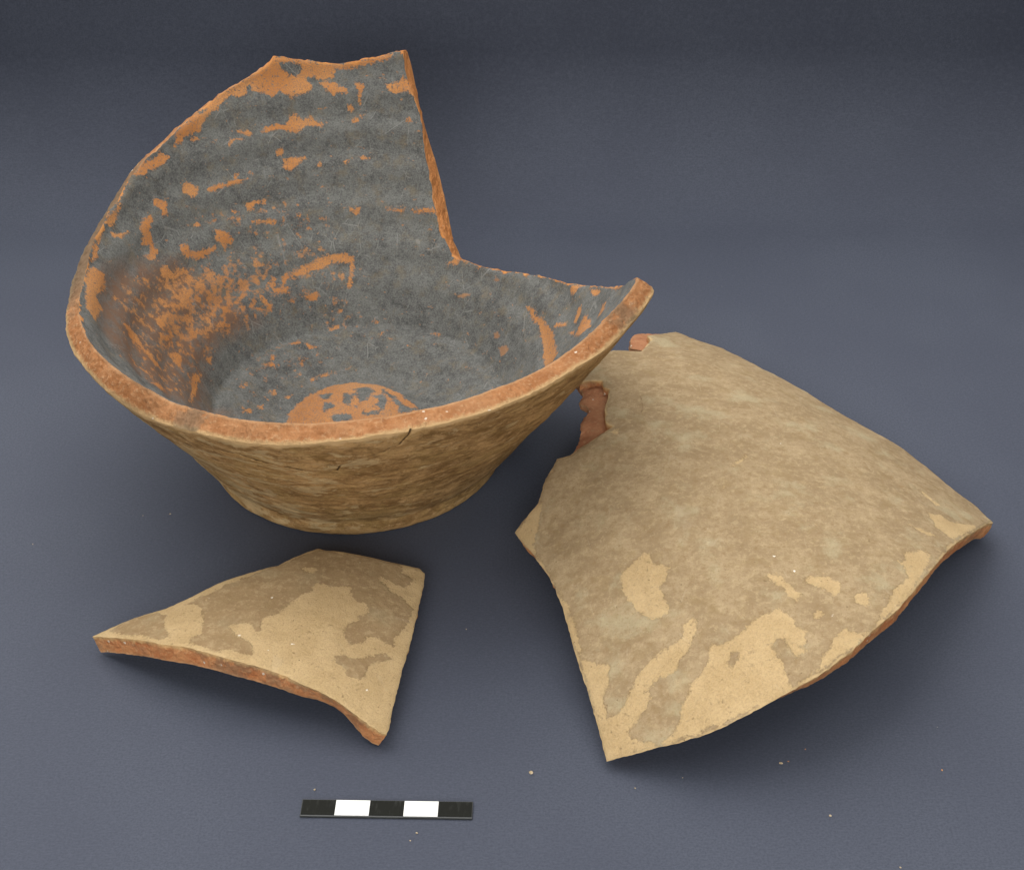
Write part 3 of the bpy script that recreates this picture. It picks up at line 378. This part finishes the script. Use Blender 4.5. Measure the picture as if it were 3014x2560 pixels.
NT = 1500
TH = np.linspace(0, 2 * np.pi, NT, endpoint=False); TD = np.degrees(TH)
ring = np.stack([np.cos(TH), np.sin(TH), np.zeros(NT)], 1) * 9
rough = .035 * fbm(ring, 2.2, 11, 4) + .02 * vnoise(ring, 9, 17)
e_in = np.interp(TD, [a for a, b in D['EI']], [b for a, b in D['EI']], period=360) + rough
e_out = np.interp(TD, [a for a, b in D['EO']], [b for a, b in D['EO']], period=360) + rough + .025 * fbm(ring, 3.1, 31, 3)

bowl = empty('ceramic_bowl', (CCX, CCY, BZ))
tag(bowl, 'large broken orange clay bowl with worn grey painted inside, standing upright', 'bowl')
BO = (CCX, CCY, BZ)

def interior():
    fr = np.linspace(2.45, 5.55, 46)[:-1]; nw = 175
    u = np.linspace(0, 1, nw)
    R = np.empty((len(fr) + nw, NT)); Z = np.empty_like(R); RD = np.empty_like(R)
    zr = np.interp(fr, IR, IZ) - .24 * np.exp(-((fr - 5.36) / .26) ** 2) + .018 * np.sin(fr * 9) * np.clip((fr - 2.8), 0, 1) * np.clip(5.2 - fr, 0, 1)
    R[:len(fr)] = fr[:, None]; Z[:len(fr)] = zr[:, None]; RD[:len(fr)] = 2
    S = 2.05 + u[:, None] * (e_in[None] - 2.05)
    r, z = in_rz(S.ravel()); r = r.reshape(S.shape); z = z.reshape(S.shape)
    nr, nz = wall_normal(S.ravel()); nr = nr.reshape(S.shape); nz = nz.reshape(S.shape)
    P = xyz(r, TH[None], z).reshape(-1, 3)
    dsp = (.030 * fbm(P, .45, 3, 3) + .012 * fbm(P, 1.6, 8, 2)).reshape(S.shape) + .042 * np.sin(S * 4.9 + .5 * np.sin(TH)[None]) * np.clip((S - 2.4), 0, 1)
    fade = np.clip((e_in[None] - S) / .15, 0, 1); dsp = dsp * fade - .03 * np.exp(-(e_in[None] - S) / .05)
    R[len(fr):] = r + nr * dsp; Z[len(fr):] = z + nz * dsp; RD[len(fr):] = (e_in[None] - S) * 1.2
    V = xyz(R, TH[None], Z).reshape(-1, 3)
    q = np.interp(np.hypot(V[:, 0] - axis_x(V[:, 2]), V[:, 1] - CCY), IR, ARC); t = np.tile(TH, len(R))
    A = np.stack([q * np.cos(t), q * np.sin(t)], 1)
    fl, mo, wa, fa = paint(A)
    mesh_obj('painted_interior', V, grid_faces(len(R), NT, flip=False), M_IN, bowl, BO, {'flake': fl, 'mottle': mo, 'warm': wa, 'rim_distance': RD.ravel(), 'faint': fa})
    # the boss in the middle of the floor
    nb, nt = 40, 360; rr = np.linspace(.004, 2.45, nb); t2 = np.linspace(0, 2 * np.pi, nt, endpoint=False)
    Zb = np.interp(rr, IR, IZ)[:, None] + np.zeros((1, nt)); Vb = xyz(rr[:, None], t2[None], Zb).reshape(-1, 3)
    Vb[:, 2] += .02 * fbm(Vb, 1.2, 40, 3) * np.repeat(np.clip((2.45 - rr) / .2, 0, 1), nt)
    q = np.interp(np.repeat(rr, nt), IR, ARC); t = np.tile(t2, nb)
    fl, mo, wa, fa = paint(np.stack([q * np.cos(t), q * np.sin(t)], 1))
    mesh_obj('floor_boss', Vb, grid_faces(nb, nt), M_IN, bowl, BO, {'flake': fl, 'mottle': mo, 'warm': wa, 'rim_distance': np.full(nb * nt, 2.), 'faint': fa})
def paint(A):
    fl = union(A, D['FL'])
    for h in D['HO']: fl = np.minimum(fl, -sdf(A, h) - .035)
    fl = np.maximum(fl, union(A, D['BK']))
    mo = np.zeros(len(A))
    for p, w in D['MOT']: mo = np.maximum(mo, w * np.clip((sdf(A, p) + .35) / .9, 0, 1))
    bo = np.clip((sdf(A, D['FLB']) + .10) / .25, 0, 1)
    for h in D['HO']: bo = bo * np.clip(.55 - (sdf(A, h) + .03) / .36, 0, 1)
    mo = np.maximum(mo, bo * 1.3)
    wa = np.clip((sdf(A, D['WARM']) + .3) / .9, 0, 1)
    return fl, mo, wa, union(A, D['FA'])
interior()

def exterior():
    ns = 150; u = np.linspace(0, 1, ns)
    S = u[:, None] * e_out[None]
    r, z = out_rz(S.ravel()); nr, nz = wall_normal(S.ravel())
    r, z, nr, nz = (a.reshape(S.shape) for a in (r, z, nr, nz))
    P = xyz(r, TH[None], z).reshape(-1, 3)
    ps = P * np.array([1, 1, 2.5])
    dsp = -(.045 * fbm(P, .5, 51, 3) + .035 * fbm(ps, 1.8, 61, 4)).reshape(S.shape)
    X = np.stack([np.tile(TH * 9, ns), S.ravel() * 1.2], 1); cr = np.full(len(X), .6)
    for ln in D['CR']: cr = np.minimum(cr, line_dist(X, [(math.radians(a) * 9, b * 1.2) for a, b in ln]))
    dsp = dsp + .004 * np.sin(S * 19 + 2.5 * fbm(P * np.array([.3, .3, 1]), .5, 77, 2).reshape(S.shape)) + .014 * np.clip(fbm(P, 3.5, 88, 2).reshape(S.shape) - .25, 0, 1) * 3
    dsp = dsp + .05 * np.exp(-(cr.reshape(S.shape) / .04) ** 2)
    # the flap above the crack stands a little proud
    ln = D['CR'][0]; ys = np.interp(TD, [a for a, b in sorted(ln)], [b for a, b in sorted(ln)])
    t_lo, t_hi = min(a for a, b in ln), max(a for a, b in ln)
    inside = np.clip((TD - t_lo + 14) / 14, 0, 1) * np.clip((t_hi - TD) / .6, 0, 1)
    dsp = dsp - .05 * inside[None] * np.clip((S - ys[None]) / .03, 0, 1) * np.clip(1.1 - (S - ys[None]) / 1.4, 0, 1)
    dsp = dsp + .05 * np.exp(-(e_out[None] - S) / .06) + .10 * np.exp(-S / .05)
    fz = np.clip(S / .1, 0, 1)
    R = r + nr * dsp; Z = np.maximum(z + nz * dsp * fz, 0)
    V = xyz(R, TH[None], Z).reshape(-1, 3)
    side = np.clip(np.cos(TH - math.radians(205)), 0, 1)
    mesh_obj('outer_wall', V, grid_faces(ns, NT, flip=True), M_EX, bowl, BO,
             {'rim_distance': ((e_out[None] - S) * 1.2).ravel(), 'crack': cr, 'height': S.ravel() * 1.1, 'side': np.tile(side, ns)})
    # broken rim: from the inner edge across to the outer edge
    nk = 20; k = np.linspace(0, 1, nk)[:, None]
    ri, zi = in_rz(e_in); nri, nzi = wall_normal(e_in); d0 = -.03
    Pi = xyz(ri + nri * d0, TH, zi + nzi * d0); Po = V.reshape(ns, NT, 3)[-1]
    B = Pi[None] * (1 - k[..., None]) + Po[None] * k[..., None]
    tang = np.roll(B, -1, 1) - np.roll(B, 1, 1); acr = (Po - Pi)[None] + np.zeros_like(B)
    nn = np.cross(acr, tang); nn /= np.linalg.norm(nn, axis=2, keepdims=True) + 1e-9
    sg = np.sign(nn[..., 2:3]); sg[sg == 0] = 1; nn = nn * sg
    bul = 4 * k * (1 - k)
    h = bul * .025 + np.minimum(bul * 2, 1) * (.055 * fbm(B.reshape(-1, 3), 1.7, 71, 3) + .055 * fbm(B.reshape(-1, 3), 6, 75, 3)).reshape(nk, NT)
    B = B + nn * h[..., None]
    dirt = np.clip(1.2 * np.exp(-((TD - 172) / 22) ** 2) + .8 * np.exp(-((TD - 243) / 5) ** 2) + .7 * np.exp(-((TD - 331) / 4) ** 2) + .5 * np.exp(-((TD - 150) / 12) ** 2), 0, 1)
    mesh_obj('broken_rim', B.reshape(-1, 3), grid_faces(nk, NT), M_RIM, bowl, BO, {'across': np.repeat(k.ravel(), NT), 'dirt': np.tile(dirt, nk), 'fresh': np.tile(.85 * np.clip((TD - 58) / 4, 0, 1) * np.clip((112 - TD) / 6, 0, 1), nk)}, smooth=False)
    # flat underside
    rb = np.linspace(.02, 1, 12)[:, None]; foot = V.reshape(ns, NT, 3)[0][::5]
    c = np.array([CCX, CCY, BZ]); U = c + (foot[None] - c) * rb[..., None]
    mesh_obj('base', U.reshape(-1, 3), grid_faces(12, len(foot), flip=True), M_EX, bowl, BO,
             {'rim_distance': np.full(U.shape[0] * U.shape[1], 2.), 'crack': np.full(U.shape[0] * U.shape[1], .6), 'height': np.zeros(U.shape[0] * U.shape[1]), 'side': np.zeros(U.shape[0] * U.shape[1])})
exterior()

# ------------------------------------------------------------------ sherds: pieces of a barrel-shaped wall
class Surf:
    def __init__(s, x):
        ox, oy, oz, yaw, tilt, R, k = x
        s.o = np.array([ox, oy, oz]); s.R = R * 10; s.Ra = 1 / abs(k)
        s.a = np.array([math.cos(yaw) * math.cos(tilt), math.sin(yaw) * math.cos(tilt), math.sin(tilt)])
        s.n = np.array([-math.sin(yaw), math.cos(yaw), 0]); s.u = np.cross(s.a, s.n)
    def pt(s, A, dep):
        a, ph = A[:, 0], A[:, 1] / s.R; r = s.R - a ** 2 / (2 * s.Ra) - dep
        return s.o + a[:, None] * s.a + (r * np.sin(ph))[:, None] * s.n + (r * np.cos(ph))[:, None] * s.u

def resample(poly, step, amp, seed):
    V = np.asarray(poly, float); out = []
    for a, b in zip(V, np.roll(V, -1, 0)):
        n = max(1, int(np.linalg.norm(b - a) / step))
        for i in range(n): out.append(a + (b - a) * i / n)
    B = np.array(out); t = np.roll(B, -1, 0) - np.roll(B, 1, 0); nm = np.stack([t[:, 1], -t[:, 0]], 1) / (np.linalg.norm(t, axis=1, keepdims=True) + 1e-9)
    P3 = np.c_[B, np.zeros(len(B))]
    return B + nm * (amp * (fbm(P3, 2.2, seed, 4) + .5 * vnoise(P3, 9, seed + 9)))[:, None]
def fill(poly, step, h, amp, seed):
    B = resample(poly, step, amp, seed)
    lo, hi = B.min(0), B.max(0); rng = np.random.RandomState(seed)
    gx, gy = np.meshgrid(np.arange(lo[0], hi[0], h), np.arange(lo[1], hi[1], h * .87)); gx = gx + (np.arange(gy.shape[0])[:, None] % 2) * h * .5
    G = np.stack([gx.ravel(), gy.ravel()], 1) + rng.uniform(-.15, .15, (gx.size, 2)) * h
    G = G[sdf(G, B, 5.) > h * .55]
    pts = np.vstack([B, G]); nb = len(B)
    v, e, f, ov, oe, of = delaunay_2d_cdt([Vector(p) for p in pts], [(i, (i + 1) % nb) for i in range(nb)], [], 1, 1e-6)
    v = np.array([(p.x, p.y) for p in v]); m = {}
    for i, os_ in enumerate(ov):
        for k in os_: m[k] = i
    loop = np.array([m[i] for i in range(nb)]); f = np.array([tuple(t) for t in f if len(t) == 3])
    # counter-clockwise in (a, q)
    a, b, c = v[f[:, 0]], v[f[:, 1]], v[f[:, 2]]; cw = np.cross(b - a, c - a) < 0; f[cw] = f[cw][:, ::-1]
    lp = v[loop]; area2 = (lp[:, 0] * np.roll(lp[:, 1], -1) - np.roll(lp[:, 0], -1) * lp[:, 1]).sum()
    if area2 < 0: loop = loop[::-1]
    return v, f, loop

def sherd(root, S, poly, t, mats, names, attrs_fn, seed, h=.085, top=0.0, edge_amp=.028, rough=.02, lift=0.0, under=None):
    """outer skin at depth `top`, inner face at depth t, broken edge between"""
    O = np.array(root.location) / CM
    v, f, loop = fill(poly, .055, h, edge_amp, seed)
    lp = v[loop]; ed = sdf(v, lp, 3.)
    P3 = np.c_[v, np.zeros(len(v))]
    dep = top - (rough * 2.2 * fbm(P3, .6, seed + 1, 3) + rough * fbm(P3, 2.6, seed + 2, 3)) + .035 * np.exp(-np.maximum(ed, 0) / .05)
    up = np.array([0, 0, lift])
    V = S.pt(v, dep) + up
    mesh_obj(names[0], V, f, mats[0], root, O, attrs_fn(v, np.maximum(ed, 0)), smooth=(top == 0.0))
    tg = np.roll(lp, -1, 0) - np.roll(lp, 1, 0); nm = np.stack([tg[:, 1], -tg[:, 0]], 1) / (np.linalg.norm(tg, axis=1, keepdims=True) + 1e-9)  # outward
    un = np.zeros(len(loop)) if under is None else under(lp, nm)      # how far the break slants in under the skin
    sv = nm * un[:, None]; kk = 27
    sv = np.stack([np.convolve(np.r_[c[-kk:], c, c[:kk]], np.ones(kk) / kk, 'same')[kk:-kk] for c in sv.T], 1)
    vi = v.copy()
    for i in np.where((ed < 1.8))[0]:
        j = int(np.argmin(((lp - v[i]) ** 2).sum(1))); vi[i] = v[i] - sv[j] * max(0, 1 - max(ed[i], 0) / 1.8)
    Vi = S.pt(vi, np.full(len(v), t) + .02 * fbm(P3, 1., seed + 3, 2)) + up
    mesh_obj(names[2], Vi, f[:, ::-1], mats[2], root, O, {'across': np.full(len(v), .5), 'dirt': np.full(len(v), .3)})
    nk = 14; k = np.linspace(0, 1, nk)[:, None]; nb = len(loop)
    rows = []
    for kr in k.ravel():
        d = dep[loop] * (1 - kr) + (t + .02 * fbm(P3[loop], 1., seed + 3, 2)) * kr
        q = np.c_[lp, np.full(nb, kr * t)]; b = min(1, 6 * kr * (1 - kr))
        off = b * (.01 + .06 * fbm(q, 1.8, seed + 5, 3) + .05 * fbm(q, 7, seed + 6, 3))
        rows.append(S.pt(lp + nm * off[:, None] - sv * kr, d) + up)
    E = np.vstack(rows)
    mesh_obj(names[1], E, grid_faces(nk, nb, flip=True), mats[1], root, O,
             {'across': np.repeat(1 - k.ravel(), nb), 'dirt': np.tile(.35 + .3 * fbm(P3[loop], .5, seed + 7, 2), nk)}, smooth=False)
    return min(V[:, 2].min(), Vi[:, 2].min(), E[:, 2].min())

def chip_dist(v, pts):
    d = np.full(len(v), .6)
    for p in pts: d = np.minimum(d, np.hypot(*(v - np.asarray(p)).T))
    return d
def big_attrs(v, ed):
    pa = union(v, D['BP'])
    for hh in D['BH']: pa = np.minimum(pa, -sdf(v, hh))
    cr = np.full(len(v), .6)
    for ln in D['BCR']: cr = np.minimum(cr, line_dist(v, ln))
    return {'pale': pa, 'edge': ed, 'chip': chip_dist(v, D['BW']), 'crack': cr}
def small_attrs(v, ed):
    pa = np.minimum(-union(v, D['SB']), .6)
    for hh in D['SH']: pa = np.maximum(pa, sdf(v, hh))
    return {'pale': pa, 'edge': ed, 'chip': chip_dist(v, D['SW']), 'crack': np.full(len(v), .6)}
def no_attrs(v, ed): return {'across': np.full(len(v), .25), 'dirt': np.full(len(v), .2)}

def big_under(p, nm):
    w = np.clip((nm[:, 0] - .15) / .35, 0, 1); w = w * w * (3 - 2 * w)
    t = np.clip((1.5 - p[:, 1]) / 8, 0, 1)
    u = w * (.08 + .36 * t * t * (3 - 2 * t)) + .75 * np.clip(-nm[:, 1], 0, 1) * np.clip((p[:, 0] - .5) / 3.5, 0, 1) * np.clip((-3 - p[:, 1]) / 2, 0, 1)
    k = 31; return np.convolve(np.r_[u[-k:], u, u[:k]], np.ones(k) / k, 'same')[k:-k]
SB = Surf(D['BIGX']); big = empty('pottery_sherd', (8, -8, 0))
tag(big, 'large curved buff sherd lying at right, slip flaking near its bottom tip', 'pottery sherd', 'loose sherds on the paper')
LIFT_B = .03
zb = sherd(big, SB, D['BIG'], .70, (M_BIG, M_RED, M_INNER), ('slip_face', 'broken_edge', 'inner_face'), big_attrs, 101, lift=LIFT_B, under=big_under)
sherd(big, SB, D['LEDGE'], .66, (M_DULL, M_DULL, M_INNER), ('spalled_core', 'spalled_edge', 'spalled_inner_face'), no_attrs, 131, h=.10, top=.36, rough=.055, edge_amp=.07, lift=LIFT_B)
sherd(big, SB, D['LIP'], .64, (M_DULL, M_DULL, M_INNER), ('chipped_lip', 'chipped_lip_edge', 'chipped_lip_inner_face'), no_attrs, 151, h=.10, top=.28, rough=.055, edge_amp=.05, lift=LIFT_B)
def small_under(p, nm):
    return .42 * np.clip((-nm[:, 0] - .2) / .4, 0, 1) * np.exp(-((p[:, 1] + 3.75) / .75) ** 2)
SS = Surf(D['SMX']); small = empty('pottery_sherd', (-7.6, -12, 0))
tag(small, 'small triangular buff sherd with patchy brown slip lying in front of the bowl', 'pottery sherd', 'loose sherds on the paper')
zs = sherd(small, SS, D['SM'], .62, (M_SMALL, M_RED, M_INNER), ('slip_face', 'broken_edge', 'inner_face'), small_attrs, 201, h=.07, lift=.02, under=small_under)
print('lowest z of sherds (cm):', round(float(zb), 3), round(float(zs), 3))

# ------------------------------------------------------------------ scale bar
def bevel_box(x0, x1, y0, y1, z0, z1, b):
    V = []; F = []
    for z, i in ((z0, 0), (z1 - b, 0), (z1, b)):
        V += [(x0 + i, y0 + i, z), (x1 - i, y0 + i, z), (x1 - i, y1 - i, z), (x0 + i, y1 - i, z)]
    F = [(3, 2, 1, 0), (8, 9, 10, 11)]
    for l in (0, 4):
        for i in range(4): F.append((l + i, l + (i + 1) % 4, l + 4 + (i + 1) % 4, l + 4 + i))
    return np.array(V), np.array(F)
TL, TR, BR, BL = (np.array(p) for p in D['BAR'])
bc = (TL + TR + BR + BL) / 4; ax = (TR + BR - TL - BL) / 2; L_ = np.linalg.norm(ax); ax /= L_; ay = np.array([-ax[1], ax[0]]); H_ = np.linalg.norm(TL - BL)
bar = empty('scale_bar', (bc[0], bc[1], 0))
tag(bar, 'small black and white photographic scale bar on the paper at the front', 'scale bar')
bar.rotation_euler.z = math.atan2(ax[1], ax[0])
V, F = bevel_box(-L_/2, L_/2, -H_/2, H_/2, .004, .075, .008)
mesh_obj('backing_strip', V, F, M_CLEAR, bar, smooth=False)
w = L_ / 5
for i in range(5):
    x0 = -L_/2 + i * w + (.02 if i == 0 else .003); x1 = -L_/2 + (i + 1) * w - (.02 if i == 4 else .003)
    y0, y1 = (-H_/2 + .035, H_/2 - .03) if i % 2 else (-H_/2 + .05, H_/2 - .035)
    V, F = bevel_box(x0, x1, y0, y1, .0735, .095, .006)
    mesh_obj('white_segment' if i % 2 else 'black_segment', V, F, M_WHITE if i % 2 else M_BLACK, bar, smooth=False)

# ------------------------------------------------------------------ crumbs
LABELS = ['white grit crumb on the paper left of the bowl base', 'faint grit speck farther left of the bowl base, beside the white one',
 'largest pale clay crumb, below left of the big sherd tip', 'tiny crumb just below the big sherd tip', 'faint crumb under the big sherd lower edge',
 'elongated tan crumb lying below the big sherd', 'tiny speck right beside the elongated tan crumb', 'orange crumb at lower right of the paper',
 'pale speck below the big sherd near the right side', 'pale crumb just above the left end of the scale bar', 'pale crumb below the middle of the scale bar',
 'smaller speck lower left of the crumb below the scale bar', 'tan speck at the far left of the paper, above the small sherd', 'tiny speck close under the big sherd curved lower edge',
 'pale speck at the bottom edge of the paper, lower right', 'lone speck between the small sherd and the big sherd']
phi = (1 + 5 ** .5) / 2
ICO = np.array([(-1, phi, 0), (1, phi, 0), (-1, -phi, 0), (1, -phi, 0), (0, -1, phi), (0, 1, phi), (0, -1, -phi), (0, 1, -phi), (phi, 0, -1), (phi, 0, 1), (-phi, 0, -1), (-phi, 0, 1)]) / 1.9
ICF = [(0,11,5),(0,5,1),(0,1,7),(0,7,10),(0,10,11),(1,5,9),(5,11,4),(11,10,2),(10,7,6),(7,1,8),(3,9,4),(3,4,2),(3,2,6),(3,6,8),(3,8,9),(4,9,5),(2,4,11),(6,2,10),(8,6,7),(9,8,1)]
rng = np.random.RandomState(5)
for i, ((x, y, r), lab) in enumerate(zip(D['CRUMB'], LABELS)):
    s = np.array([1.5 if i == 5 else rng.uniform(.8, 1.25), rng.uniform(.7, 1), rng.uniform(.5, .8)]) * r * .85
    V = ICO * s * rng.uniform(.7, 1.2, (12, 1)); a = rng.uniform(0, 6.28)
    V = np.c_[V[:, 0] * math.cos(a) - V[:, 1] * math.sin(a), V[:, 0] * math.sin(a) + V[:, 1] * math.cos(a), V[:, 2]]
    V[:, 2] -= V[:, 2].min() - .002
    o = mesh_obj('clay_crumb', V, ICF, (M_CRUMB2 if i in (5, 7, 12) else M_CRUMB).m, smooth=False); o.location = (x * CM, y * CM, 0)
    tag(o, lab, 'crumb', 'crumbs of clay on the paper')
